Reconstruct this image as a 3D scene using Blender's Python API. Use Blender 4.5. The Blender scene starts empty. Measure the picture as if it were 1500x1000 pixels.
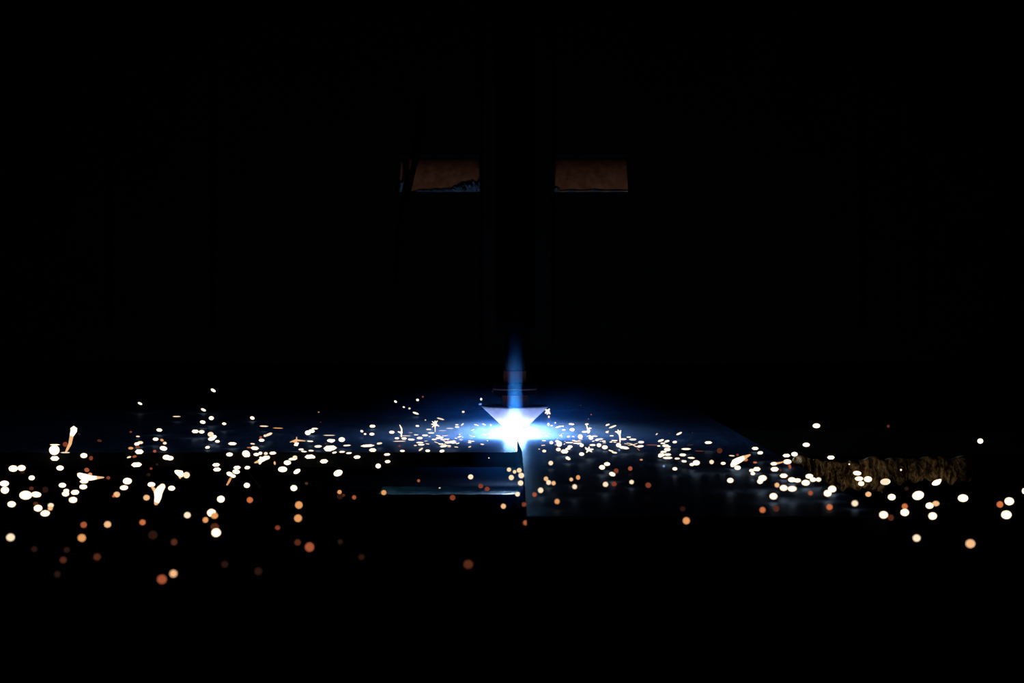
import bpy, bmesh, math, random
from mathutils import Vector, noise

random.seed(7)
scene = bpy.context.scene
C = scene.collection

# ------------------------------------------------------------------ camera, world, exposure
F = 1500 * 70.0 / 36.0          # focal length in pixels of the 1500 px wide frame
CAM_Z = 0.0782                  # camera height above the top of the steel plate
HORIZON = 450.0                 # pixel row of the horizon
cam_data = bpy.data.cameras.new('camera')
cam = bpy.data.objects.new('camera', cam_data)
C.objects.link(cam)
cam.location = (0, 0, CAM_Z)
cam.rotation_euler = (math.pi / 2, 0, 0)
cam_data.lens = 70.0
cam_data.sensor_width = 36.0
cam_data.shift_y = -(500 - HORIZON) / 1500.0
cam_data.clip_start = 0.01
cam_data.dof.use_dof = True
cam_data.dof.focus_distance = 1.2
cam_data.dof.aperture_fstop = 34.0
scene.camera = cam

world = bpy.data.worlds.new('world')
scene.world = world
world.use_nodes = True
world.node_tree.nodes['Background'].inputs[0].default_value = (0, 0, 0, 1)
world.node_tree.nodes['Background'].inputs[1].default_value = 0.0
vs = scene.view_settings
vs.view_transform = 'Standard'
vs.look = 'None'
vs.exposure = 0.0
vs.gamma = 1.0
vs.use_curve_mapping = False
scene.cycles.volume_step_rate = 0.5
scene.cycles.volume_bounces = 0
scene.cycles.sample_clamp_indirect = 4.0

ARC_X, ARC_Y = 0.0018, 1.2      # where the arc meets the plate
ARC_STRENGTH = 1500.0


def P(px, py, d):
    """The point at distance d seen at a pixel."""
    return Vector(((px - 750) / F * d, d, CAM_Z - (py - HORIZON) / F * d))


# ------------------------------------------------------------------ helpers
def tag(o, label=None, cat=None, group=None, kind=None):
    if label: o['label'] = label
    if cat: o['category'] = cat
    if group: o['group'] = group
    if kind: o['kind'] = kind
    return o


def obj(name, bm, mat, parent=None, smooth=False):
    me = bpy.data.meshes.new(name)
    bmesh.ops.recalc_face_normals(bm, faces=bm.faces)
    bm.to_mesh(me)
    bm.free()
    if smooth:
        for p in me.polygons: p.use_smooth = True
    me.materials.append(mat)
    o = bpy.data.objects.new(name, me)
    C.objects.link(o)
    o.parent = parent
    return o


def empty(name, loc=(0, 0, 0)):
    o = bpy.data.objects.new(name, None)
    C.objects.link(o)
    o.location = loc
    o.empty_display_size = 0.02
    return o


def box(bm, x0, x1, y0, y1, z0, z1):
    v = [bm.verts.new(p) for p in ((x0, y0, z0), (x1, y0, z0), (x1, y1, z0), (x0, y1, z0), (x0, y0, z1), (x1, y0, z1), (x1, y1, z1), (x0, y1, z1))]
    for f in ((0, 3, 2, 1), (4, 5, 6, 7), (0, 1, 5, 4), (1, 2, 6, 5), (2, 3, 7, 6), (3, 0, 4, 7)):
        bm.faces.new([v[i] for i in f])


def bevel(bm, w, seg=2):
    bmesh.ops.bevel(bm, geom=bm.edges[:], offset=w, segments=seg, affect='EDGES', profile=0.5)


def boxbm(*a, w=0.0):
    bm = bmesh.new()
    box(bm, *a)
    if w: bevel(bm, w)
    return bm


def lathe(profile, cx, cy, n=48):
    """Surface of revolution round a vertical axis; profile = [(r, z)]."""
    bm = bmesh.new()
    rings = []
    for r, z in profile:
        if r < 1e-7:
            rings.append([bm.verts.new((cx, cy, z))])
        else:
            rings.append([bm.verts.new((cx + r * math.cos(2 * math.pi * i / n), cy + r * math.sin(2 * math.pi * i / n), z)) for i in range(n)])
    for a, b in zip(rings, rings[1:]):
        for i in range(n):
            j = (i + 1) % n
            if len(a) == 1 and len(b) == 1: continue
            if len(a) == 1: bm.faces.new((a[0], b[i], b[j]))
            elif len(b) == 1: bm.faces.new((a[i], a[j], b[0]))
            else: bm.faces.new((a[i], a[j], b[j], b[i]))
    return bm


def tube(bm, pts, radii, n=10, mats=None):
    """Round tube along points with a radius at each, closed at the ends."""
    rings = []
    for k, p in enumerate(pts):
        d = (pts[min(k + 1, len(pts) - 1)] - pts[max(k - 1, 0)]).normalized()
        u = d.cross(Vector((0, 1, 0)))
        if u.length < 1e-3: u = d.cross(Vector((1, 0, 0)))
        u.normalize()
        w = d.cross(u).normalized()
        rings.append([bm.verts.new(p + (u * math.cos(2 * math.pi * i / n) + w * math.sin(2 * math.pi * i / n)) * radii[k]) for i in range(n)])
    for a, b in zip(rings, rings[1:]):
        for i in range(n):
            bm.faces.new((a[i], a[(i + 1) % n], b[(i + 1) % n], b[i])).material_index = mats[rings.index(a)] if mats else 0
    for ring, s, k in ((rings[0], -1, 0), (rings[-1], 1, len(pts) - 1)):
        d = (pts[1] - pts[0] if k == 0 else pts[-1] - pts[-2]).normalized() * s
        tip = bm.verts.new(pts[k] + d * radii[k] * 0.7)
        for i in range(n):
            bm.faces.new((ring[i], ring[(i + 1) % n], tip)).material_index = (mats[0] if k == 0 else mats[-1]) if mats else 0


# ------------------------------------------------------------------ materials
def principled(name, col, rough=0.7, metal=0.0, spec=0.5, noise_scale=None, col2=None, bump=0.0, lo=0.35, hi=0.65, stretch=(1, 1, 1), coat=0.0):
    m = bpy.data.materials.new(name)
    m.use_nodes = True
    nt = m.node_tree
    b = nt.nodes['Principled BSDF']
    b.inputs['Base Color'].default_value = (*col, 1)
    b.inputs['Roughness'].default_value = rough
    b.inputs['Metallic'].default_value = metal
    b.inputs['Specular IOR Level'].default_value = spec
    if noise_scale:
        tc = nt.nodes.new('ShaderNodeTexCoord')
        mp = nt.nodes.new('ShaderNodeMapping')
        mp.inputs['Scale'].default_value = stretch
        nt.links.new(tc.outputs['Object'], mp.inputs['Vector'])
        n = nt.nodes.new('ShaderNodeTexNoise')
        n.inputs['Scale'].default_value = noise_scale
        n.inputs['Detail'].default_value = 6
        n.inputs['Roughness'].default_value = 0.65
        nt.links.new(mp.outputs['Vector'], n.inputs['Vector'])
        if col2:
            r = nt.nodes.new('ShaderNodeValToRGB')
            r.color_ramp.elements[0].position = lo
            r.color_ramp.elements[0].color = (*col, 1)
            r.color_ramp.elements[1].position = hi
            r.color_ramp.elements[1].color = (*col2, 1)
            nt.links.new(n.outputs['Fac'], r.inputs['Fac'])
            nt.links.new(r.outputs['Color'], b.inputs['Base Color'])
        if bump:
            bp = nt.nodes.new('ShaderNodeBump')
            bp.inputs['Strength'].default_value = bump
            bp.inputs['Distance'].default_value = 0.001
            nt.links.new(n.outputs['Fac'], bp.inputs['Height'])
            nt.links.new(bp.outputs['Normal'], b.inputs['Normal'])
    return m


def emission(name, col, strength=1.0):
    m = bpy.data.materials.new(name)
    m.use_nodes = True
    nt = m.node_tree
    nt.nodes.clear()
    e = nt.nodes.new('ShaderNodeEmission')
    e.inputs[0].default_value = (*col, 1)
    e.inputs[1].default_value = strength
    o = nt.nodes.new('ShaderNodeOutputMaterial')
    nt.links.new(e.outputs[0], o.inputs['Surface'])
    return m


M = {}
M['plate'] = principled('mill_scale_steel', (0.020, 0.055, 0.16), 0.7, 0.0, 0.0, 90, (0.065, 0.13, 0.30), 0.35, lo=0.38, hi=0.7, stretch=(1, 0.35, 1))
nt = M['plate'].node_tree                # a weak gloss over the dull steel, the arc's blue put into its colour
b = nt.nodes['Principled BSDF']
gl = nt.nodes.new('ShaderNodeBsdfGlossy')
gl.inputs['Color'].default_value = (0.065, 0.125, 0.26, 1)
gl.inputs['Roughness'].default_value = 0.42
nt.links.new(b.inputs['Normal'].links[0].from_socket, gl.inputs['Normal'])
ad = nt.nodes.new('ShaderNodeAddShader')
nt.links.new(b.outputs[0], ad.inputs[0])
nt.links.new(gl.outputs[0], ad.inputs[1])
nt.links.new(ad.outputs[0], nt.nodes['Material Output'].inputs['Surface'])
M['shaded_cut_edge'] = principled('shade_dark_cut_steel', (0.004, 0.006, 0.009), 0.85, 0.0, 0.0, 200, (0.012, 0.015, 0.02), 0.4)  # cut faces darkened, their shade put into the colour
M['offcut'] = principled('cyan_lit_offcut_steel', (0.02, 0.15, 0.22), 0.6, 0.0, 0.2, 120, (0.07, 0.36, 0.46), 1.0)  # cyan light on the strip put into the base colour
M['black_paint'] = principled('black_painted_steel', (0.003, 0.003, 0.0032), 0.85, 0.0, 0.04, 30, (0.0045, 0.0045, 0.0048))
M['table_steel'] = principled('scorched_table_steel', (0.003, 0.0028, 0.0025), 0.95, 0.0, 0.0, 60, (0.007, 0.0055, 0.004), 0.5)
M['bed'] = principled('blackened_bed', (0.0006, 0.0007, 0.0010), 1.0, 0.0, 0.0, 40, (0.0012, 0.0013, 0.0018))  # bed blackened to hold down the patch of jet light
M['slag'] = principled('tan_slag', (0.08, 0.05, 0.02), 0.75, 0.0, 0.5, 330, (0.92, 0.76, 0.44), 1.0, lo=0.42, hi=0.62, stretch=(1, 1, 0.3))
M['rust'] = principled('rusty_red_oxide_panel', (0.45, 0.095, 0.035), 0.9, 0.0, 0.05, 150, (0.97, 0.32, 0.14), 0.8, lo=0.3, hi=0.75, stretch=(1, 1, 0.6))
M['bright_strip'] = principled('pale_bright_strip', (0.40, 0.17, 0.09), 0.95, 0.0, 0.05, 200, (0.75, 0.42, 0.28), 0.5)
M['debris'] = principled('grey_blue_dust', (0.10, 0.14, 0.20), 0.95, 0.0, 0.1, 300, (0.22, 0.30, 0.40), 0.8)
M['rubber'] = principled('black_rubber', (0.002, 0.002, 0.002), 0.8, 0.0, 0.05)
M['wall'] = principled('near_black_wall', (0.004, 0.004, 0.005), 1.0, 0.0, 0.0, 3, (0.006, 0.006, 0.007))  # almost black, faintly mottled
M['floor'] = principled('near_black_concrete', (0.006, 0.006, 0.006), 1.0, 0.0, 0.0, 5, (0.01, 0.01, 0.01))  # almost black, faintly mottled floor
M['shield'] = principled('pale_copper_shield', (0.40, 0.29, 0.29), 0.55, 0.1, 0.3, 150, (0.50, 0.38, 0.38), 0.2, stretch=(1, 1, 0.3))
M['copper'] = principled('copper_ring', (0.80, 0.36, 0.30), 0.5, 0.3, 0.5, 400, (0.95, 0.55, 0.48), 0.2, stretch=(1, 1, 0.02))
M['insulator'] = principled('dark_insulator', (0.006, 0.008, 0.014), 0.5, 0.0, 0.2)


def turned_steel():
    m = principled('turned_steel_blue_lit', (0.10, 0.28, 0.62), 0.38, 1.0)  # blue light on the tube put into the steel colour
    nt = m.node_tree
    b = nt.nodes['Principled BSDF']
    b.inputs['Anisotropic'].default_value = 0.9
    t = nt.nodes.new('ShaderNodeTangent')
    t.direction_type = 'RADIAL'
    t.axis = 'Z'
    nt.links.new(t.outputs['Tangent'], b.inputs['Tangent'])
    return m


M['turned'] = turned_steel()
M['arc'] = emission('plasma_glow', (0.45, 0.66, 1.0), ARC_STRENGTH)

M['jet'] = emission('plasma_jet_below', (0.40, 0.66, 1.0), ARC_STRENGTH * 1.0)

SPARK = {  # colour word, emitted colour, strength
    'W': ('white-hot', (1.0, 0.70, 0.46), 2.3),
    'C': ('cream', (1.0, 0.74, 0.50), 1.12),
    'c': ('peach', (0.91, 0.50, 0.24), 1.0),
    'O': ('orange', (0.78, 0.33, 0.115), 1.0),
    'o': ('burnt orange', (0.58, 0.15, 0.05), 1.0),
    'P': ('rust red', (0.36, 0.085, 0.035), 1.0),
    'R': ('brick red', (0.21, 0.042, 0.02), 1.0),
    'r': ('dull brown', (0.085, 0.022, 0.010), 1.0),
    'D': ('faint dark red', (0.022, 0.008, 0.005), 1.0),
    'B': ('pale blue', (0.17, 0.32, 0.62), 1.0),
}
SM = {k: emission('spark_' + v[0].replace(' ', '_').replace('-', '_'), v[1], v[2]) for k, v in SPARK.items()}

# ------------------------------------------------------------------ the setting
tag(obj('floor', boxbm(-3, 3, -0.6, 4.2, -0.95, -0.9), M['floor']), kind='structure')
tag(obj('wall_back', boxbm(-3, 3, 4.0, 4.1, -0.9, 2.4), M['wall']), kind='structure')

# ------------------------------------------------------------------ cutting table: bed, slats, frame, legs
PLATE_T = 0.008
BED_Z = -0.028
TABLE = (-0.80, 0.80, 0.42, 1.62)
table = empty('cutting_table', (0, 1.0, -0.9))
tag(table, 'scorched black cutting table with upright slats under the steel plate', 'table')


def child(name, bm, mat, parent, smooth=False):
    """A part, kept at its world place under its parent."""
    o = obj(name, bm, mat, parent, smooth)
    w = Vector((0, 0, 0))
    p = parent
    while p is not None:
        w += p.location
        p = p.parent
    o.location = -w
    return o


child('bed', boxbm(TABLE[0], TABLE[1], TABLE[2], TABLE[3], BED_Z - 0.012, BED_Z, w=0.001), M['bed'], table)
for y0, y1 in ((TABLE[2] - 0.03, TABLE[2]), (TABLE[3], TABLE[3] + 0.03)):
    child('rail', boxbm(TABLE[0] - 0.03, TABLE[1] + 0.03, y0, y1, BED_Z - 0.07, BED_Z + 0.004, w=0.002), M['table_steel'], table)
for x0, x1 in ((TABLE[0] - 0.03, TABLE[0]), (TABLE[1], TABLE[1] + 0.03)):
    child('rail', boxbm(x0, x1, TABLE[2], TABLE[3], BED_Z - 0.07, BED_Z + 0.004, w=0.002), M['table_steel'], table)
for sx in (TABLE[0], TABLE[1]):
    for sy in (TABLE[2], TABLE[3]):
        child('leg', boxbm(sx - 0.03, sx + 0.03, sy - 0.03, sy + 0.03, -0.9, BED_Z - 0.07, w=0.003), M['table_steel'], table)


def slat_bm(y, x0=-0.78, x1=0.78, th=0.003):
    bm = bmesh.new()
    n = 130
    rows = []
    for i in range(n + 1):
        x = x0 + (x1 - x0) * i / n
        nick = 0.0018 * noise.noise(Vector((x * 60, y * 9, 0))) - 0.0016
        top = min(-PLATE_T - 0.0002, -PLATE_T + nick)
        if 1.0 < y < 1.3 and -0.15 < x < 0.040: top = -0.0245 + nick          # gap shaped to let the jet's light reach the offcut
        rows.append([bm.verts.new(p) for p in ((x, y - th / 2, BED_Z), (x, y + th / 2, BED_Z), (x, y + th / 2, top), (x, y - th / 2, top))])
    for a, b in zip(rows, rows[1:]):
        for i in range(4):
            bm.faces.new((a[i], a[(i + 1) % 4], b[(i + 1) % 4], b[i]))
    bm.faces.new(rows[0])
    bm.faces.new(rows[-1])
    return bm


SLATS = (0.56, 0.85, 1.14, 1.43)
slats = [child('slat', slat_bm(y), M['table_steel'], table) for y in SLATS]


def slag_bm(px0, px1, y, depth, seed, ztop, zbot):
    """Lumpy crust of molten drips hanging on the front of a slat."""
    bm = bmesh.new()
    x0, x1 = (px0 - 750) / F * y, (px1 - 750) / F * y
    nx, nz = max(12, int((px1 - px0) * 1.3)), 28
    grid = []
    for i in range(nx + 1):
        u = i / nx
        x = x0 + (x1 - x0) * u
        col = []
        env = math.sin(math.pi * min(1, max(0, u))) ** 0.2
        drip = noise.noise(Vector((x * 260, seed, 0)))
        zb = zbot + 0.004 * noise.noise(Vector((x * 210, seed + 5, 1))) + (1 - env) * 0.004
        zt = ztop + 0.0025 * noise.noise(Vector((x * 150, seed + 9, 2))) - (1 - env) * 0.002
        for k in range(nz + 1):
            w = k / nz
            z = zb + (zt - zb) * w
            t = depth * env * (math.sin(math.pi * w) ** 0.5) * (0.5 + 0.6 * drip + 0.6 * noise.noise(Vector((x * 520, seed, z * 170))) + 0.35 * noise.noise(Vector((x * 1300, seed, z * 600))))
            col.append(bm.verts.new((x + 0.0012 * noise.noise(Vector((x * 90, z * 300, seed))), y - 0.0012 - max(0.0, t), z)))
        grid.append(col)
    for a, b in zip(grid, grid[1:]):
        for k in range(nz):
            bm.faces.new((a[k], b[k], b[k + 1], a[k + 1]))
    back = [bm.verts.new((c[0].co.x, y, c[0].co.z)) for c in grid], [bm.verts.new((c[-1].co.x, y, c[-1].co.z)) for c in grid]
    for i in range(nx):
        bm.faces.new((grid[i][0], back[0][i], back[0][i + 1], grid[i + 1][0]))
        bm.faces.new((grid[i][-1], grid[i + 1][-1], back[1][i + 1], back[1][i]))
        bm.faces.new((back[0][i], back[1][i], back[1][i + 1], back[0][i + 1]))
    return bm


for a, b, dp, sd, zt, zb in ((1160, 1186, 0.011, 1.3, -0.0075, -0.0225), (1190, 1207, 0.006, 4.1, -0.0085, -0.021), (1206, 1262, 0.008, 8.2, -0.010, -0.026),
                             (1258, 1300, 0.0065, 12.7, -0.0075, -0.026), (1296, 1352, 0.006, 17.9, -0.008, -0.022), (1346, 1424, 0.006, 23.4, -0.0065, -0.022)):
    s = slats[2]
    o = child('slag_crust', slag_bm(a, b, 1.1385, dp, sd, zt, zb), M['slag'], s, True)
    tag(o, 'lumpy tan slag crust')

# ------------------------------------------------------------------ steel plate with a notch and a kerf running to the arc
FRONT_Y, BACK_Y, RIGHT_X, LOBE_Y = 1.075, 1.52, 0.1405, 0.745
NOTCH_X = 0.0055
outline = [(-0.42, BACK_Y), (RIGHT_X, BACK_Y), (RIGHT_X, LOBE_Y), (NOTCH_X, LOBE_Y), (NOTCH_X, FRONT_Y), (ARC_X + 0.0013, ARC_Y - 0.02), (ARC_X + 0.0014, ARC_Y + 0.0016),
           (ARC_X - 0.0014, ARC_Y + 0.0016), (ARC_X - 0.0013, ARC_Y - 0.02), (NOTCH_X - 0.0030, FRONT_Y), (-0.42, FRONT_Y)]


def plate_bm():
    bm = bmesh.new()
    pts = []
    n = len(outline)
    for i in range(n):
        a, b = Vector((*outline[i], 0)), Vector((*outline[(i + 1) % n], 0))
        steps = max(1, int((b - a).length / 0.006))
        nrm = (b - a).normalized().cross(Vector((0, 0, 1)))
        for k in range(steps):
            p = a.lerp(b, k / steps)
            if k: p = p + nrm * 0.0004 * noise.noise(p * 180)
            pts.append(p)
    top = [bm.verts.new((p.x, p.y, 0)) for p in pts]
    bot = [bm.verts.new((p.x, p.y, -PLATE_T)) for p in pts]
    ft = bm.faces.new(top)
    fb = bm.faces.new(list(reversed(bot)))
    for i in range(len(pts)):
        j = (i + 1) % len(pts)
        f = bm.faces.new((top[i], bot[i], bot[j], top[j]))
        f.material_index = 1
    bmesh.ops.triangulate(bm, faces=[ft, fb])
    return bm


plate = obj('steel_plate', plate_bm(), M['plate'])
plate.data.materials.append(M['shaded_cut_edge'])
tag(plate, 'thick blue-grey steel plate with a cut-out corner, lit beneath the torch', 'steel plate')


def offcut_bm():
    bm = bmesh.new()
    x0, x1 = (556 - 750) / F * 1.06, (764 - 750) / F * 1.06
    n = 60
    rows = []
    for i in range(n + 1):
        x = x0 + (x1 - x0) * i / n
        u = i / n
        r = max(0.0, (u - 0.965) / 0.035)
        inset = 0.012 * (1 - math.sqrt(max(0.0, 1 - r * r)))
        ya = 1.034 + 0.0022 * noise.noise(Vector((x * 120, 3, 0))) + inset
        yb = 1.080 + 0.0022 * noise.noise(Vector((x * 120, 8, 0))) - inset
        ca = 0.0012 * noise.noise(Vector((x * 160, 4, 4)))
        za, zb = BED_Z, -0.0195 + ca * 0.3
        rows.append([bm.verts.new(p) for p in ((x, ya, za), (x, ya, zb + 0.0006), (x, ya + 0.004, zb - 0.0003), (x, (ya + yb) / 2, zb - 0.0008), (x, yb - 0.004, zb - 0.0003), (x, yb, zb + 0.0006), (x, yb, za))])
    for a, b in zip(rows, rows[1:]):
        for i in range(7):
            bm.faces.new((a[i], a[(i + 1) % 7], b[(i + 1) % 7], b[i]))
    bm.faces.new(rows[0])
    bm.faces.new(rows[-1])
    return bm


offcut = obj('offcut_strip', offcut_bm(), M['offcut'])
offcut.data.materials.append(M['shaded_cut_edge'])
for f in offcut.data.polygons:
    if f.normal.z < 0.05: f.material_index = 1  # sides take the shade-dark edge colour
tag(offcut, 'narrow dropped steel offcut coloured faint cyan as if lit, below the plate edge', 'offcut')

# ------------------------------------------------------------------ plasma torch
torch = empty('plasma_torch', (ARC_X, ARC_Y, 0.004))
tag(torch, 'plasma cutting torch with inverted cone shield and copper rings above the arc', 'torch')
T = lambda name, prof, mat, sm=True: child(name, lathe(prof, ARC_X, ARC_Y, 64), mat, torch, sm)
cone = T('shield_cone', [(0.0014, 0.0072), (0.0078, 0.0070), (0.0084, 0.0074), (0.0199, 0.0182), (0.0201, 0.0187), (0.0199, 0.0190), (0.0079, 0.0190)], M['shield'], False)
cone['label'] = 'pale inverted cone shield'
child('nozzle_tip', lathe([(0.0, 0.0066), (0.0012, 0.0066), (0.0028, 0.0072), (0.0028, 0.0085), (0.0, 0.0085)], ARC_X, ARC_Y, 32), M['copper'], cone, True)
o = T('retaining_ring', [(0.0, 0.0188), (0.0078, 0.0188), (0.0078, 0.0256), (0.0, 0.0256)], M['copper'], False)
o['label'] = 'copper ring just above the cone'
o = T('insulator_flange', [(0.0, 0.0256), (0.0125, 0.0256), (0.0132, 0.0262), (0.0132, 0.0318), (0.0125, 0.0326), (0.0, 0.0330)], M['insulator'], False)
o['label'] = 'dark flange between the copper rings'
child('flange_groove', lathe([(0.0132, 0.0286), (0.01345, 0.0288), (0.01345, 0.0292), (0.0132, 0.0294)], ARC_X, ARC_Y, 64), M['copper'], o, False)
o = T('swirl_ring', [(0.0, 0.0330), (0.0066, 0.0330), (0.0068, 0.0333), (0.0068, 0.0398), (0.0066, 0.0400), (0.0, 0.0400)], M['copper'], False)
o['label'] = 'upper copper ring'
o = T('torch_tube', [(0.0, 0.0400), (0.0058, 0.0400), (0.0060, 0.0404), (0.0060, 0.0640), (0.0, 0.0640)], M['turned'])
o['label'] = 'polished tube with blue light put into its steel colour'
T('torch_body', [(0.0, 0.0640), (0.0105, 0.0640), (0.0120, 0.0660), (0.0120, 0.3300), (0.0, 0.3300)], M['rubber'])

# plasma arc: jet through the kerf, swollen out of sight below to light the offcut, and the ball of plasma spreading on the plate
arc = empty('plasma_arc', (ARC_X, ARC_Y, 0.0))
tag(arc, 'blinding blue-white plasma arc between the cone tip and the plate', 'plasma arc')
prof = [(0.0, 0.0002)] + [(0.0062 * math.sin(math.pi * k / 12) ** 0.8, 0.0002 + 0.0062 * (1 - math.cos(math.pi * k / 12)) / 2) for k in range(1, 12)] + [(0.0, 0.0064)]
child('splash', lathe(prof, ARC_X, ARC_Y, 32), M['arc'], arc, True)
child('jet', lathe([(0.0, -0.0170), (0.0030, -0.0160), (0.0042, -0.0130), (0.0030, -0.0095), (0.0012, -0.0082), (0.0009, -0.006), (0.0009, 0.0001), (0.0, 0.0001)], ARC_X, ARC_Y, 16), M['jet'], arc, True)  # bulge under the plate is unseen, widened to light the offcut

# ------------------------------------------------------------------ gantry behind the torch, a slot with a rusty panel
GY = 1.70


def gx(px, d=GY): return (px - 750) / F * d
def gz(py, d=GY): return CAM_Z - (py - HORIZON) / F * d


cx_right = gx(808)
gantry = empty('gantry', (0, GY, -0.9))
tag(gantry, 'black gantry frame behind the torch with a slot showing rusty steel', 'gantry')
SX0, SX1, SZ0, SZ1 = gx(585), gx(920), gz(281), gz(224)
child('lower_beam', boxbm(-0.86, 0.86, GY, GY + 0.05, 0.03, SZ0, w=0.0006), M['black_paint'], gantry)
child('upper_beam', boxbm(-0.86, 0.86, GY, GY + 0.05, SZ1, 0.42, w=0.0006), M['black_paint'], gantry)
child('cover_plate', boxbm(-0.86, SX0, GY, GY + 0.05, SZ0, SZ1), M['black_paint'], gantry)
child('cover_plate', boxbm(SX1, 0.86, GY, GY + 0.05, SZ0, SZ1), M['black_paint'], gantry)
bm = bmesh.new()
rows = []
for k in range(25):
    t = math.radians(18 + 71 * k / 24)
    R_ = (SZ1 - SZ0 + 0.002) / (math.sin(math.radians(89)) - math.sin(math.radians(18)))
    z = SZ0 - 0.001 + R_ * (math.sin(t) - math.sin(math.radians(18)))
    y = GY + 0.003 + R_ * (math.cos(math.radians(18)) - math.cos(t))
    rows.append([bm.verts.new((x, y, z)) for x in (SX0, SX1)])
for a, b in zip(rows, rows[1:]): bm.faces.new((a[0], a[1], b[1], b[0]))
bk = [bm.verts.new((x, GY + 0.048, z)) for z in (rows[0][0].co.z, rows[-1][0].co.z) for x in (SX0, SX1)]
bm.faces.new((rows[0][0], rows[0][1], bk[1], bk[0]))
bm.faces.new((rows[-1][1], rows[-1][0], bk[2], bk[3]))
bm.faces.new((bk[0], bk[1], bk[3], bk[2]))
o = child('back_panel', bm, M['rust'], gantry, True)  # rounded back so the shape gives a darkening towards the top
child('bright_strip', boxbm(cx_right, SX1, GY + 0.0004, GY + 0.0029, SZ0 + 0.0001, SZ0 + 0.0010, w=0.0003), M['bright_strip'], gantry)  # pale strip added for the light along the slot's lower edge
o['label'] = 'rusty red-brown panel in the slot, rounded back so it darkens upwards'
child('slot_rail', boxbm(SX0, SX1, GY + 0.003, GY + 0.008, SZ1 - 0.0040, SZ1 - 0.0010, w=0.0004), principled('dull_blue_rail', (0.004, 0.008, 0.012), 0.7, 0.0, 0.1), gantry)
for s in (-1, 1):
    child('upright', boxbm(s * 0.90 - 0.045, s * 0.90 + 0.045, GY - 0.02, GY + 0.10, -0.9, 0.42, w=0.003), M['black_paint'], gantry)
for px in (1245, 1330, 1440, 180, 330):
    child('stiffener', boxbm(gx(px) - 0.008, gx(px) + 0.008, GY - 0.010, GY, 0.06, 0.40, w=0.001), M['black_paint'], gantry)

# dust and debris lying in the slot
heap_spots = [(655, 5, 12), (672, 9, 20), (690, 13, 26), (703, 14, 10), (640, 4, 14), (620, 3, 14), (589, 13, 9), (594, 18, 7), (812, 8, 10), (838, 3, 14), (872, 4, 14), (900, 3, 14)]
names = ['low grey heap of dust at the left of the slot', 'dark lumpy heap in the left half of the slot', 'rough blue-grey heap in the left half of the slot nearest the torch', 'blue-lit lump against the torch side of the left slot',
         'flat smear of dust in the left slot', 'thinnest dust ridge in the left slot beside the hanging cable', 'bluish crumb at the far left end of the slot', 'taller bluish crumb beside the cable at the far left of the slot',
         'pale lump at the torch side of the right slot', 'thin dust ridge left of centre in the right slot', 'small crumb right of centre in the right slot', 'dust ridge at the far right end of the slot']
for (px, h, w), lab in zip(heap_spots, names):
    bm = bmesh.new()
    bmesh.ops.create_icosphere(bm, subdivisions=4, radius=1.0)
    hw, hh = w / F * GY, h / F * GY
    c = Vector((gx(px), GY + 0.0015, SZ0))
    for v in bm.verts:
        q = v.co.copy()
        k = 0.85 + 0.6 * noise.noise(q * 2.3 + Vector((px, 0, 0))) + 0.55 * noise.noise(q * 7 + Vector((px, 3, 0)))
        v.co = Vector((q.x * hw * 0.75 * k, q.y * 0.0014, max(0.0, q.z * hh * k))) + c
    tag(obj('dust_heap', bm, M['debris'], None, True), lab, 'dust heap', 'dust heaps in the gantry slot')

# cable hanging across the slot
bm = bmesh.new()
pts = [P(622, 150, GY - 0.012), P(615, 190, GY - 0.012), P(611, 226, GY - 0.012), P(604, 252, GY - 0.012), P(597, 282, GY - 0.012), P(588, 340, GY - 0.012), P(585, 420, GY - 0.012)]
tube(bm, pts, [0.0026] * len(pts), 12)
tag(obj('hanging_cable', bm, M['rubber'], None, True), 'black cable hanging at a slant across the left end of the slot', 'cable')

# carriage that carries the torch, standing in front of the gantry
CY = 1.64
cx0, cx1 = (707 - 750) / F * CY, (808 - 750) / F * CY
car = empty('torch_carriage', (0, CY, 0.03))
tag(car, 'black vertical torch carriage dividing the slot of the gantry in two', 'carriage')
child('column', boxbm(cx0, cx1, CY, GY - 0.0005, 0.045, 0.52, w=0.001), M['black_paint'], car)
child('slide_block', boxbm(cx0 + 0.008, cx1 - 0.008, CY - 0.03, CY, 0.335, 0.43, w=0.002), M['black_paint'], car)
child('arm', boxbm(ARC_X - 0.02, ARC_X + 0.02, ARC_Y - 0.02, CY - 0.03, 0.335, 0.375, w=0.003), M['black_paint'], car)
child('clamp', lathe([(0.0122, 0.300), (0.024, 0.300), (0.024, 0.336), (0.0122, 0.336)], ARC_X, ARC_Y, 32), M['black_paint'], car)
child('drive_motor', boxbm(cx0 + 0.004, cx1 - 0.004, CY - 0.05, CY, 0.44, 0.50, w=0.004), M['black_paint'], car)

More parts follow.
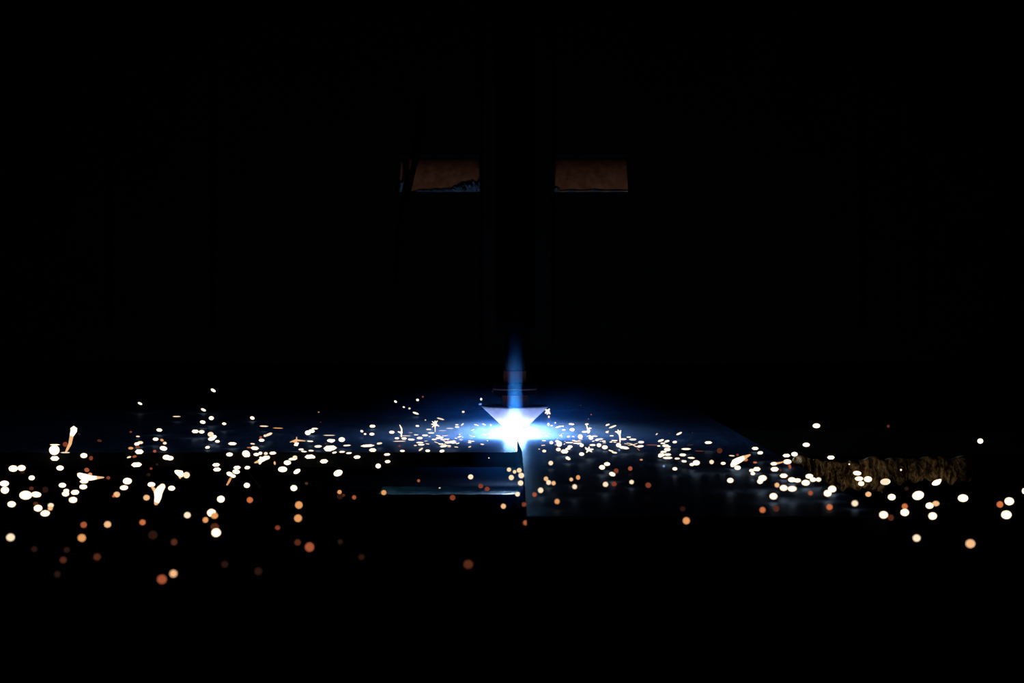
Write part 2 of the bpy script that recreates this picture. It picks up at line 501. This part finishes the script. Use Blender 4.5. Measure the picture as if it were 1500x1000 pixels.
# ------------------------------------------------------------------ sparks
# each list: crop origin and scale, then (x, y, width, height, tilt, colour) in the crop's own pixels
LISTS = []
LISTS.append((0, 550, 5.0, """1026 204 36 14 25 W;1294 299 62 7 0 C;1490 250 40 16 25 W;1485 340 40 24 10 W;1430 408 52 24 0 W;1477 411 40 24 0 W;1167 398 44 22 5 W;958 412 18 14 0 R
1010 445 30 10 5 C;1003 500 42 22 -5 W;1028 490 44 20 0 C;1008 522 36 16 10 R;958 531 40 18 0 O;1020 557 64 32 0 W;945 597 34 12 -15 C;985 592 34 16 -10 P;1000 652 80 32 -3 W
1140 465 44 22 0 W;1186 472 26 18 20 O;1207 494 28 20 0 C;1197 532 54 32 10 W;1133 553 24 20 0 P;1220 598 56 36 0 W;1245 604 52 32 0 W;1107 680 20 18 0 R;1150 650 20 16 0 D;1088 725 30 24 0 D
478 503 36 36 0 R;478 563 72 8 0 C;402 506 78 8 0 W;398 545 74 72 0 W;401 606 66 32 0 W;614 585 50 36 0 W;667 604 28 32 0 R;728 476 34 18 10 r;580 428 20 16 0 D
97 680 66 46 0 W;158 676 58 42 0 W;165 708 40 20 0 D;440 676 52 36 0 W;232 748 44 34 0 W;32 790 66 42 0 W;36 838 58 50 0 W;188 875 90 62 0 W;265 870 72 40 5 W;85 941 58 42 0 W;279 970 60 46 0 W
457 802 52 34 0 W;486 843 40 26 0 W;480 865 50 36 0 W;550 854 62 32 -3 W;535 910 58 42 0 W;610 814 54 34 0 W;616 775 64 26 0 W;636 690 36 30 20 P;660 722 30 22 0 O;793 748 28 24 0 R
933 772 64 46 0 W;908 820 58 34 -3 W;855 870 46 40 0 c;832 882 20 16 0 o;1109 797 54 34 0 W;1073 893 46 40 0 c;1190 812 40 40 0 C;1257 824 50 34 0 W;1366 728 48 46 0 C;230 825 32 26 0 r;332 835 44 44 0 D;262 938 36 26 0 r"""))
LISTS.append((0, 720, 5.0, """331 158 66 42 -5 W;372 100 42 34 0 C;368 122 34 30 0 c;613 242 46 44 0 P;788 239 50 46 0 c;77 334 60 54 0 C;599 338 58 54 0 O;1044 224 44 40 0 o;1372 171 48 44 0 C;1120 316 66 62 0 D
1275 368 46 46 0 r;251 420 44 40 0 D;489 425 44 40 0 D;463 499 48 44 0 r;711 477 52 48 0 r;420 604 44 44 0 D;1186 641 68 64 0 P;1270 599 54 52 0 c"""))
LISTS.append((300, 550, 5.0, """62 108 42 18 30 W;48 311 36 28 0 W;142 352 30 18 5 W;348 310 32 22 20 W;433 370 68 9 2 C;536 384 80 7 2 O;43 430 44 36 0 C;50 462 52 28 -10 W;72 447 30 24 0 W
92 481 36 18 0 W;20 525 36 18 -8 W;202 498 64 20 0 W;350 499 36 10 5 C;366 531 60 24 5 W;330 527 50 8 0 o;416 473 44 20 0 W;410 452 20 18 0 P;470 430 56 18 -22 C;442 440 24 18 0 C
181 577 48 28 0 W;302 572 56 48 15 W;318 582 26 26 0 W;377 577 40 22 0 W;407 568 28 22 0 W;447 570 28 22 0 C;498 567 52 20 -3 W;512 640 14 26 -10 c;83 653 56 24 -3 W;90 687 58 26 -3 W
236 673 54 24 -3 W;230 703 54 32 5 W;183 720 48 30 20 W;208 735 36 24 0 W;312 673 40 24 -5 W;308 803 44 36 0 W;118 904 54 48 0 W;330 910 44 42 0 o;772 480 48 8 3 W;755 418 42 34 0 W;782 406 50 24 0 W
805 388 50 10 0 W;911 437 90 6 0 C;834 267 14 5 0 O;705 540 40 12 0 W;726 555 44 10 5 W;778 549 40 10 3 W;830 518 56 16 -2 W;925 475 56 20 5 W;918 530 100 34 -3 W;905 543 60 20 0 W;950 563 36 12 -10 W
1003 468 46 34 0 W;1041 511 58 9 -3 W;1006 558 44 12 -3 W;1056 567 44 12 -5 W;1115 596 52 22 -3 W;768 593 74 28 -4 W;797 597 24 18 0 W;660 597 34 24 0 C;645 610 66 18 -4 W;605 637 52 34 0 W;570 686 66 40 0 W
675 701 54 30 -30 W;873 627 60 28 -4 W;976 713 66 44 -20 W;1192 513 104 17 -3 W;1230 545 54 24 0 W;1280 498 42 10 -10 C;1150 407 22 16 20 W;1174 427 18 12 0 W;1228 370 44 20 0 W;1224 428 36 20 0 W
652 823 48 42 0 W;745 789 24 20 0 r;689 947 54 54 0 O;987 852 30 30 0 O;990 885 44 40 0 D;1015 876 24 20 0 r;1094 891 30 30 0 P;885 498 16 10 0 r;848 341 10 8 0 r"""))
LISTS.append((300, 700, 5.0, """71 275 52 44 0 O;49 254 62 54 0 W;5 306 40 40 0 O;73 356 60 50 0 r;83 399 66 60 0 W;683 294 56 54 0 O;533 363 36 32 0 R;680 471 46 44 0 r;767 505 66 66 0 P;992 466 36 36 0 D;1147 578 44 42 0 D;146 631 50 46 0 D;392 682 56 54 0 D"""))
LISTS.append((550, 550, 5.0, """147 190 22 14 25 W;208 230 18 12 20 C;249 240 16 14 0 C;308 178 20 16 20 W;347 154 14 14 0 R;295 275 48 12 18 W;476 316 60 10 15 C;366 325 10 8 0 C;643 265 18 12 0 W;774 172 14 18 0 W;767 209 24 14 -10 B
307 368 28 12 5 W;120 414 42 20 0 W;190 380 34 6 60 C;185 415 30 12 0 W;157 458 34 14 0 W;210 460 40 16 0 W;262 468 52 12 0 W;324 457 46 16 0 W;363 437 46 12 0 W;390 393 40 7 0 W;408 419 50 8 0 W;298 433 34 6 0 W
257 417 30 4 0 O;175 480 100 6 -2 C;220 441 90 5 0 C;325 490 56 10 0 W;335 505 50 12 0 W;292 511 24 8 0 C;332 540 40 12 -35 C;383 550 36 16 0 W;197 551 38 13 0 W;175 515 16 14 0 R;30 496 42 12 -5 W;85 577 48 16 -4 W;89 629 42 20 -4 W
20 661 38 34 0 W;470 455 60 14 -5 W;430 467 40 8 0 W;510 440 50 6 -8 C;520 465 50 7 -5 W;545 487 80 16 -5 W;500 515 56 16 -8 W;480 500 40 8 0 W;450 490 50 5 20 C;540 520 30 6 0 C;487 552 38 18 -8 W;575 492 40 8 -6 W;460 440 40 6 10 W;490 402 60 4 0 C
545 386 60 6 0 C;598 376 34 10 0 W;596 360 24 8 0 W;637 357 28 6 -40 W;740 361 40 7 15 W;795 357 30 8 25 W;845 362 14 10 0 W;690 521 24 8 -15 C;697 741 38 36 0 C;316 769 22 22 0 P;771 808 36 34 0 R;818 830 36 34 0 R;565 893 40 40 0 R
61 856 38 36 0 O;470 822 12 8 0 C;978 688 32 30 0 C;1019 704 26 26 0 C;1053 693 36 34 0 C;1068 731 42 40 0 C;995 746 38 38 0 C;1063 786 40 38 0 C;1040 868 34 32 0 C;937 956 36 36 0 c;1088 943 32 32 0 R;1165 871 32 32 0 P;1210 839 38 38 0 C
1249 755 32 32 0 c;1268 782 34 34 0 C;1304 787 30 30 0 c;1330 921 36 36 0 O;1284 640 34 32 0 C;1434 760 26 26 0 c;1484 745 30 32 0 O;1459 813 34 34 0 C;880 115 70 4 0 R"""))
LISTS.append((750, 550, 5.0, """270 301 12 14 0 W;267 357 18 20 0 W;290 366 16 10 0 W;317 345 10 10 0 W;340 375 50 10 -15 W;372 370 16 8 0 W;435 355 44 12 5 W;440 395 36 22 0 W;380 397 30 8 0 W;548 355 30 10 -5 W;572 385 26 8 0 W;560 405 24 24 0 W;530 411 40 12 0 W
500 446 34 34 0 W;578 455 34 28 0 W;605 443 50 7 0 W;640 465 60 10 -5 W;622 472 30 10 0 W;590 508 48 12 0 W;637 509 32 28 0 W;680 524 42 28 0 W;672 480 30 10 0 W;700 360 34 10 -20 W;737 374 60 10 -20 W;697 410 30 7 -20 W;730 440 32 8 0 W
750 475 50 8 0 W;815 465 50 12 0 W;855 450 34 8 0 W;885 467 56 12 0 W;780 508 36 30 0 W;820 527 80 18 8 W;945 487 46 16 0 W;940 517 52 14 -5 W;880 505 60 4 20 C;925 540 30 3 45 O;725 550 40 8 15 W;750 563 40 10 8 W;565 540 60 12 5 W;510 574 36 24 0 W
420 490 60 8 0 W;470 480 60 6 5 W;510 510 30 24 0 W;480 495 70 8 0 W;345 500 40 40 0 W;330 480 30 14 0 W;340 540 34 24 0 W;288 490 28 22 0 W;385 555 56 28 0 W;410 605 40 20 25 W;425 520 36 20 0 W;410 535 40 14 0 W;236 552 28 18 0 W
660 671 42 32 0 W;696 647 42 26 0 W;763 697 34 34 0 R;866 680 32 32 0 P;734 721 44 28 15 W;685 796 38 36 0 C;748 793 36 34 0 R;876 779 32 30 0 C;998 802 40 38 0 R;947 616 24 10 0 O;785 545 12 14 0 B;1112 662 16 16 0 B;1060 428 20 8 -40 C
1224 424 48 12 -25 W;1192 486 34 16 -5 W;1438 490 56 18 0 W;1090 475 48 14 -18 W;1135 480 40 14 -15 W;1105 495 36 10 0 W;1125 513 50 18 0 W;1075 515 24 8 0 W;1030 508 100 4 2 P;1138 540 50 22 0 W;1150 520 26 10 0 W;1110 558 48 14 -5 W
1095 580 50 22 0 W;1140 578 54 16 0 W;1140 602 74 14 0 W;1210 607 40 10 0 W;1085 590 30 16 0 W;1275 537 72 12 0 W;1250 580 50 18 0 W;1313 602 54 10 3 W;1260 627 40 14 5 W;1350 638 50 36 0 W;1318 650 34 20 0 W;1193 682 34 22 0 W;1462 632 32 30 0 C
1305 507 50 4 0 r;1370 552 70 4 2 R;1250 975 40 36 0 D;580 285 12 8 -30 P;560 317 8 8 0 P;502 217 10 8 0 r;1155 422 10 6 0 r;1320 420 8 6 0 r"""))
LISTS.append((1000, 580, 5.0, """270 399 40 40 0 r;297 492 34 20 0 W;360 436 44 8 5 C;402 524 46 30 0 W;460 465 36 24 0 o;402 430 20 16 0 R;531 383 50 20 0 W;568 415 40 22 -5 W;530 486 30 12 0 o;543 534 54 28 0 W;505 545 34 22 0 W;514 567 32 22 0 W;585 600 58 40 0 W;567 624 40 34 0 W
349 617 44 34 0 W;668 495 50 22 -3 W;674 535 60 30 0 W;716 541 20 18 0 r;760 435 56 22 0 W;819 425 46 32 0 W;767 480 58 34 0 W;785 515 20 36 -15 P;740 583 58 28 0 W;905 356 52 30 0 W;980 217 54 34 0 W;1086 449 56 26 0 W;800 612 54 34 0 W;840 617 50 28 0 W
740 672 54 40 0 W;802 678 62 38 0 W;691 651 34 34 0 c;665 733 54 44 0 W;928 587 54 34 0 W;955 611 44 30 0 W;995 611 36 28 0 W;901 634 58 40 0 W;936 709 34 34 0 P;585 833 42 42 0 o;685 823 44 44 0 r;1095 680 58 46 0 W;1062 711 54 46 0 W;1075 812 44 42 0 o;27 912 50 50 0 O
1261 785 46 42 0 C;1278 564 60 32 5 W;1292 604 60 32 0 W;1357 608 58 42 0 W;1308 640 44 34 0 W;1360 718 42 36 0 c;1472 869 60 50 0 W;1220 498 10 10 0 W;1415 912 40 40 0 D"""))
LISTS.append((1200, 600, 4.547, """441 479 68 42 -5 C;483 581 50 40 0 W;570 643 38 38 0 o;570 683 54 46 0 W;477 718 40 40 0 r;545 400 12 12 0 W;460 109 20 20 0 r;1073 208 38 34 0 W;659 570 76 56 -15 W;735 638 50 40 0 W;777 624 46 34 0 c;756 707 54 46 0 W;649 854 50 46 0 C;1007 891 62 56 0 c
958 588 66 48 0 W;1266 609 60 50 0 W;1247 699 66 54 0 W;1204 630 42 42 0 o;1362 541 20 36 0 W;780 487 60 32 -15 W;582 525 30 26 0 D"""))
LISTS.append((600, 680, 4.547, """391 665 62 58 0 r;773 388 34 34 0 P"""))

# flares: (colour, label, strokes), a stroke being pixel points with a radius in pixels
FLARES = [
    ('W', 'tall slanting flame-like spark with a bright head at the far left', [[(108, 627, 5.0), (108, 631, 4.6), (105, 638, 2.8), (102.5, 650, 2.4), (99, 657, 1.9), (96, 662.5, 1.2)]]),
    ('W', 'white comet spark with a tail pointing right among the far left sparks', [[(115, 694.5, 3), (120, 697.5, 4.6), (127, 699, 4.6), (134, 699.8, 3.6), (142, 699.4, 2.2), (152, 699, 0.9)]]),
    ('W', 'forked white flame-like spark with a trailing foot in the outer left swarm', [[(239, 711, 3.6), (235, 716, 5.0), (231.5, 721, 6.2), (231.5, 728, 4.8), (229.5, 735, 3.6), (228, 738, 2.4)], [(222, 712, 1.2), (226, 717, 2.4), (231, 721, 4.0)]]),
    ('W', 'ragged white burst touching a round cream spark in the outer left swarm', [[(257, 690, 2.2), (261, 692, 3.8), (264, 693, 4.8), (266, 696, 4.0)], [(263, 695, 2.4), (264, 700, 1.4)]]),
    ('W', 'slanted white flame-like spark rising to the right in the middle left swarm', [[(373, 677.5, 0.9), (379, 675.5, 2.2), (384, 673, 3.2), (389, 670.5, 3.2), (394, 669.5, 2.2)], [(384, 673, 2.2), (380, 679, 1.4)], [(381, 670, 1.6), (386, 672, 2.0)]]),
    ('O', 'thin orange spark tail leaning down below the middle left swarm', [[(338, 700, 1.4), (335.5, 705, 1.5), (332.5, 710, 1.1)]]),
    ('W', 'star-shaped white burst with thin rays in the inner left swarm', [[(434, 650, 4.0), (434.5, 651, 3.4)], [(425, 647.3, 0.6), (433, 644.5, 1.4), (447, 645.6, 0.6)], [(434.6, 640, 0.6), (434.2, 648, 1.3)], [(429, 646.5, 0.6), (434, 648, 1.3)]]),
    ('W', 'bright star burst on the plate just left of the torch', [[(637.4, 616, 0.5), (637.4, 620.5, 2.4), (637.4, 624.5, 0.8), (637.4, 632, 0.4)], [(632, 621, 0.5), (637.4, 621, 1.8), (643, 624, 0.5)], [(633, 617, 0.4), (637.4, 620.5, 1.4), (641, 616, 0.4)], [(633, 625.5, 0.4), (637.4, 621, 1.2)]]),
    ('W', 'thin vertical burst left of the torch in the dense spray', [[(585.5, 622, 0.4), (588.5, 629, 0.9), (588, 634, 1.2), (588, 640, 0.5)], [(583, 632, 0.6), (588, 634, 1.2)]]),
    ('W', 'crackling star-shaped spark beside the rim of the cone shield', [[(799, 599.5, 0.6), (802.4, 602.4, 2.2), (806, 606, 0.6)], [(798.5, 605, 0.6), (802.4, 602.4, 2.0), (805, 598.5, 0.6)], [(802.4, 602.4, 1.6), (801.5, 607, 0.5)]]),
    ('W', 'small white burst with a rising ray right of the torch', [[(864, 626, 0.5), (862, 630, 1.6), (861.5, 633, 2.4)], [(859, 622, 0.5), (861, 628, 1.0), (862, 633, 1.5)]]),
    ('W', 'forked white burst on a tall stem right of the torch', [[(908.4, 648, 0.6), (908.2, 640, 1.1), (907.5, 633, 1.4), (905, 629.5, 0.7)], [(901, 632, 0.5), (904, 632.5, 1.2), (907.5, 636, 1.2)], [(907.8, 636, 1.2), (909.5, 630, 0.5)]]),
    ('W', 'spiky white burst on the plate to the right of the torch', [[(857, 655, 0.5), (862, 659, 1.7), (869, 657.5, 0.6)], [(859, 662.5, 0.5), (862, 659, 1.6), (863, 654, 0.5)], [(862, 659, 1.3), (867, 661.5, 0.5)]]),
    ('C', 'wispy curved spark trails right of the torch', [[(918, 648.5, 0.4), (925, 650, 0.6), (931, 653.5, 0.8), (937, 655, 0.5)], [(920, 652, 0.3), (928, 651, 0.6), (934, 649, 0.4)]]),
    ('W', 'white comet spark rising to the right near the right plate edge', [[(1072, 682, 2.6), (1076, 677, 4.6), (1083, 673.5, 4.2), (1090, 670, 3.0), (1096, 667.2, 1.6), (1099, 665.8, 0.9)]]),
    ('c', 'thin peach tail of a spark left of the slag-crusted slat', [[(1138, 678.4, 1.4), (1143, 677.4, 1.0), (1150, 675.4, 0.5)]]),
    ('W', 'pear-shaped white spark tapering up to the right near the far right', [[(1369, 707.5, 3.6), (1374, 705.5, 3.6), (1378, 702.5, 1.6)]]),
    ('W', 'ragged pair of blobs in a white burst left of the torch glow', [[(480, 645, 1.4), (486, 646, 2.2), (490, 644.5, 1.4)], [(483, 656, 1.8), (485, 660, 0.6)]]),
]

entries = []
for ox, oy, sc, txt in LISTS:
    for e in txt.replace('\n', ';').split(';'):
        e = e.split()
        if len(e) != 6: continue
        x, y, w, h, a = (float(v) for v in e[:5])
        entries.append(dict(x=ox + x / sc, y=oy + y / sc, w=w / sc, h=h / sc, a=a, c=e[5]))


def surface_z(x, y):
    """Height of what lies under a point: the plate or the slats of the table."""
    if y <= BACK_Y and -0.42 <= x <= RIGHT_X and (y >= FRONT_Y or (x >= NOTCH_X and y >= LOBE_Y)): return 0.0
    return -PLATE_T


def place(px, py, rad_px):
    """Distance at which a spark seen at this pixel hovers just over the plate or the slats."""
    lift = random.uniform(0.0006, 0.004)
    if 750 + RIGHT_X * (py + rad_px - HORIZON) / CAM_Z + 14 < px < 1432 and 668 < py < 716: return 1.121 + random.uniform(-0.010, 0.005)     # drawn close to the slag-crusted slat to light it
    for z in (0.0, -PLATE_T):
        d = F * (CAM_Z - z - lift) / max(1.0, py - HORIZON)
        d = d / (1 + rad_px / max(1.0, py - HORIZON))      # its lower edge clears the surface
        d = min(d, 1.46 + random.uniform(-0.05, 0.03))
        p = P(px, py, d)
        if z == 0.0 and surface_z(p.x, p.y) == 0.0: return d
    d = min(d, 1.40)
    while d > 0.4:                                          # not under the plate
        p = P(px, py, d)
        if surface_z(p.x, p.y) < 0 or p.z - rad_px / F * d > 0.0003: break
        d -= 0.004
    return d


placed = []
cells = {}


def free(p, r):
    k = (round(p.x / 0.02), round(p.y / 0.02), round(p.z / 0.02))
    for i in (-1, 0, 1):
        for j in (-1, 0, 1):
            for l in (-1, 0, 1):
                for q, s in cells.get((k[0] + i, k[1] + j, k[2] + l), ()):
                    if (q - p).length < r + s + 0.0004: return False
    return True


def clear_of_plate(px, py, wp, hp, d):
    """Nearest distance at which the plate does not hide any side of the spark."""
    for ax, ay in ((0, 0), (-.5, 0), (.5, 0), (0, -.5), (0, .5)):
        x, y = px + ax * wp, py + ay * hp
        d0 = F * CAM_Z / (y - HORIZON)
        if d0 < d and surface_z((x - 750) / F * d0, d0) == 0.0: d = d0 - 0.004
    r = max(wp, hp) / 2 / F * d
    for _ in range(60):                                     # nor cuts into its front edge
        p = P(px, py, d)
        if p.z - r > 0 or p.z < -0.02 or (surface_z(p.x, p.y + r) < 0 and surface_z(p.x, p.y) < 0): break
        d -= 0.003
    return d


def settle(px, py, wp, hp):
    d = clear_of_plate(px, py, wp, hp, place(px, py, hp / 2))
    for _ in range(40):
        p = P(px, py, d)
        r = max(wp, hp) / 2 / F * d
        if free(p, r): break
        d -= 0.004
    cells.setdefault((round(p.x / 0.02), round(p.y / 0.02), round(p.z / 0.02)), []).append((p, r))
    return p, d


bm = bmesh.new()
bmesh.ops.create_icosphere(bm, subdivisions=3, radius=0.5)
base = {}
proto_me = bpy.data.meshes.new('spark')
bm.to_mesh(proto_me)
bm.free()
for p in proto_me.polygons: p.use_smooth = True
bm = bmesh.new()                       # a streak: a rounded bar of unit length
n = 12
prof = []
for k in range(0, 7): prof.append((0.5 - 0.24 * math.sin(math.pi / 2 * k / 6), 0.5 * math.cos(math.pi / 2 * (1 - k / 6)) if k else 0.0))
prof = [(-a, r) for a, r in prof] + [(a, r) for a, r in reversed(prof)]
rings = [[bm.verts.new((a, r * math.cos(2 * math.pi * i / n), r * math.sin(2 * math.pi * i / n))) for i in range(n)] if r > 1e-6 else [bm.verts.new((a, 0, 0))] for a, r in prof]
for a, b in zip(rings, rings[1:]):
    for i in range(n):
        j = (i + 1) % n
        if len(a) == 1: bm.faces.new((a[0], b[j], b[i]))
        elif len(b) == 1: bm.faces.new((a[i], a[j], b[0]))
        else: bm.faces.new((a[i], a[j], b[j], b[i]))
bmesh.ops.recalc_face_normals(bm, faces=bm.faces)
streak_me = bpy.data.meshes.new('streak')
bm.to_mesh(streak_me)
bm.free()
for p in streak_me.polygons: p.use_smooth = True
for k in SPARK:
    a, b = proto_me.copy(), streak_me.copy()
    a.materials.append(SM[k]); b.materials.append(SM[k])
    base[k] = (a, b)

XB = [(110, 'beside the left picture edge'), (260, 'in the outer left swarm'), (400, 'in the middle left swarm'), (560, 'in the inner left swarm'), (690, 'just left of the torch'), (830, 'around the torch foot'),
      (900, 'just right of the torch'), (1040, 'in the inner right swarm'), (1160, 'by the right plate edge'), (1340, 'around the slag-crusted slat'), (2000, 'by the right picture edge')]
YB = [(612, 'highest'), (640, 'level with the arc'), (662, 'just under arc level'), (690, 'at middle height'), (725, 'low'), (775, 'very low'), (2000, 'lowest')]
ORD = ['first', 'second', 'third', 'fourth', 'fifth', 'sixth', 'seventh', 'eighth', 'ninth', 'tenth', 'eleventh', 'twelfth', 'thirteenth', 'fourteenth', 'fifteenth', 'sixteenth', 'seventeenth', 'eighteenth', 'nineteenth', 'twentieth']


def shape_word(e):
    r = max(e['w'], e['h']) / max(0.1, min(e['w'], e['h']))
    if r < 1.2: return 'round spark'
    if r < 2.1: return 'oval spark'
    return 'streak spark' if max(e['w'], e['h']) < 11 else 'long streak spark'


entries.sort(key=lambda e: -e['w'] * e['h'])
single, rest = entries[:282], entries[282:]
groups = {}
for e in single:
    k = (SPARK[e['c']][0], shape_word(e), next(t for m, t in XB if e['x'] < m), next(t for m, t in YB if e['y'] < m))
    groups.setdefault(k, []).append(e)
for k, es in groups.items():
    es.sort(key=lambda e: e['x'])
    col, shp, xb, yb = k
    for i, e in enumerate(es):
        if len(es) == 1: e['label'] = f'lone {col} {shp} {xb}, {yb}'
        else: e['label'] = f'{ORD[i]} {col} {shp} from left {xb}, {yb}'


def spark_object(e):
    p, d = settle(e['x'], e['y'], e['w'], e['h'])
    r = max(e['w'], e['h']) / max(0.1, min(e['w'], e['h']))
    o = bpy.data.objects.new('spark', base[e['c']][1 if r > 1.9 else 0])
    s = d / F
    o.scale = (e['w'] * s, min(e['w'], e['h']) * s, e['h'] * s)
    o.location = p
    o.rotation_euler = (0, math.radians(e['a']), 0)
    return o


for px, lab, strokes in [(f[0], f[1], f[2]) for f in FLARES]:
    xs = [q for s in strokes for q in s]
    big = max(xs, key=lambda q: q[2])
    low = max(q[1] + q[2] for q in xs)
    p, d = settle(big[0], big[1], 8, 2 * (low - big[1]))
    bm = bmesh.new()
    for s in strokes:
        cool = 0.55 * big[2] if big[2] > 2.5 else 0.0
        tube(bm, [P(q[0], q[1], d) for q in s], [q[2] / F * d for q in s], 10, [int((a[2] + b[2]) / 2 < cool) for a, b in zip(s, s[1:])])
    o = obj('spark', bm, SM[px], None, True)
    o.data.materials.append(SM['c'])
    tag(o, lab, 'spark', 'sparks spraying from the cut')
for e in single:
    o = spark_object(e)
    C.objects.link(o)
    tag(o, e['label'], 'spark', 'sparks spraying from the cut')

# the finest sparks, too many and too small to pick out one by one
for k in range(70):
    a = random.choice((-1, 1)) * random.uniform(18, 150) * random.uniform(0.4, 1)
    rest.append(dict(x=755 + a + (25 if a > 0 else -25), y=random.gauss(644, 6.5), w=random.uniform(1.5, 7), h=random.uniform(0.7, 1.4), a=random.gauss(0, 9), c=random.choice('WWCC')))
vv, ff, mi = [], [], []
keys = list(SPARK)
for e in rest:
    o = spark_object(e)
    mat = o.matrix_basis
    off = len(vv)
    for v in o.data.vertices: vv.append(mat @ v.co)
    for f in o.data.polygons:
        ff.append([off + i for i in f.vertices])
        mi.append(keys.index(e['c']))
    bpy.data.objects.remove(o)
me = bpy.data.meshes.new('spark_spray')
me.from_pydata(vv, [], ff)
for k in keys: me.materials.append(SM[k])
me.polygons.foreach_set('material_index', mi)
me.update()
o = bpy.data.objects.new('spark_spray', me)
C.objects.link(o)
tag(o, 'spray of the finest sparks scattered over the plate around the arc', 'sparks', None, 'stuff')

# ------------------------------------------------------------------ thin volumes added round the arc for its halo, bloom and flare
def haze_material(name, colour, density, power=1.0):
    m = bpy.data.materials.new(name)
    m.use_nodes = True
    nt = m.node_tree
    nt.nodes.clear()
    tc = nt.nodes.new('ShaderNodeTexCoord')
    g = nt.nodes.new('ShaderNodeTexGradient')
    g.gradient_type = 'QUADRATIC_SPHERE'
    nt.links.new(tc.outputs['Object'], g.inputs['Vector'])
    pw = nt.nodes.new('ShaderNodeMath')
    pw.operation = 'POWER'
    pw.inputs[1].default_value = power
    nt.links.new(g.outputs['Fac'], pw.inputs[0])
    mul = nt.nodes.new('ShaderNodeMath')
    mul.operation = 'MULTIPLY'
    mul.inputs[1].default_value = density
    nt.links.new(pw.outputs[0], mul.inputs[0])
    v = nt.nodes.new('ShaderNodeVolumeScatter')
    v.inputs['Color'].default_value = (*colour, 1)
    nt.links.new(mul.outputs[0], v.inputs['Density'])
    out = nt.nodes.new('ShaderNodeOutputMaterial')
    nt.links.new(v.outputs[0], out.inputs['Volume'])
    return m


def haze(name, loc, size, mat, label):
    bm = bmesh.new()
    bmesh.ops.create_icosphere(bm, subdivisions=3, radius=1.0)
    o = obj(name, bm, mat)
    o.location = loc
    o.scale = size
    return tag(o, label, 'smoke', None, 'stuff')


haze('halo_smoke', (ARC_X, ARC_Y, 0.004), (0.120, 0.12, 0.034), haze_material('thin_halo_smoke', (0.05, 0.30, 1.0), 0.7), 'thin blue-lit smoke added for the halo around the arc and torch foot')  # volume added for the blue halo of the arc
haze('bloom_layer', (ARC_X, ARC_Y, 0.003), (0.110, 0.12, 0.0075), haze_material('bloom_haze', (0.40, 0.64, 1.0), 7.0), 'flat blue-white haze added for the bloom over the plate')  # volume added to stand for the white bloom
wm = haze_material('flare_column_haze', (0.040, 0.26, 1.0), 75.0)
nt = wm.node_tree                       # a column added for the blue flare on the torch, thinning out upwards
sep = nt.nodes.new('ShaderNodeSeparateXYZ')
tc = next(n for n in nt.nodes if n.type == 'TEX_COORD')
nt.links.new(tc.outputs['Object'], sep.inputs[0])
flat = nt.nodes.new('ShaderNodeCombineXYZ')
nt.links.new(sep.outputs['X'], flat.inputs['X'])
nt.links.new(sep.outputs['Y'], flat.inputs['Y'])
grad = next(n for n in nt.nodes if n.type == 'TEX_GRADIENT')
grad.gradient_type = 'SPHERICAL'
nt.links.new(flat.outputs[0], grad.inputs['Vector'])
fade = nt.nodes.new('ShaderNodeMapRange')
fade.interpolation_type = 'SMOOTHSTEP'
fade.inputs['From Min'].default_value = 1.0
fade.inputs['From Max'].default_value = -0.5
nt.links.new(sep.outputs['Z'], fade.inputs['Value'])
mm = nt.nodes.new('ShaderNodeMath')
mm.operation = 'MULTIPLY'
mul = next(n for n in nt.nodes if n.type == 'MATH' and n.operation == 'MULTIPLY' and n != mm)
nt.links.new(mul.outputs[0], mm.inputs[0])
nt.links.new(fade.outputs[0], mm.inputs[1])
nt.links.new(mm.outputs[0], next(n for n in nt.nodes if n.type == 'VOLUME_SCATTER').inputs['Density'])
wisp = obj('flare_column', lathe([(0.0, -1.0), (1.0, -1.0), (1.0, 1.0), (0.0, 1.0)], 0, 0, 32), wm)
wisp.location = (ARC_X, ARC_Y - 0.047, 0.0365)
wisp.rotation_euler = (0.50, 0, 0)
wisp.scale = (0.0047, 0.009, 0.036)
tag(wisp, 'narrow blue haze column added for the flare in front of the torch', 'smoke', None, 'stuff')
haze('flare_glow', (0.004, 0.985, 0.002), (0.028, 0.085, 0.026), haze_material('flare_glow_haze', (0.04, 0.28, 1.0), 11.0, 1.0), 'faint blue haze added for the flare glow over the notch')  # volume added to stand for flare glow below the plate edge
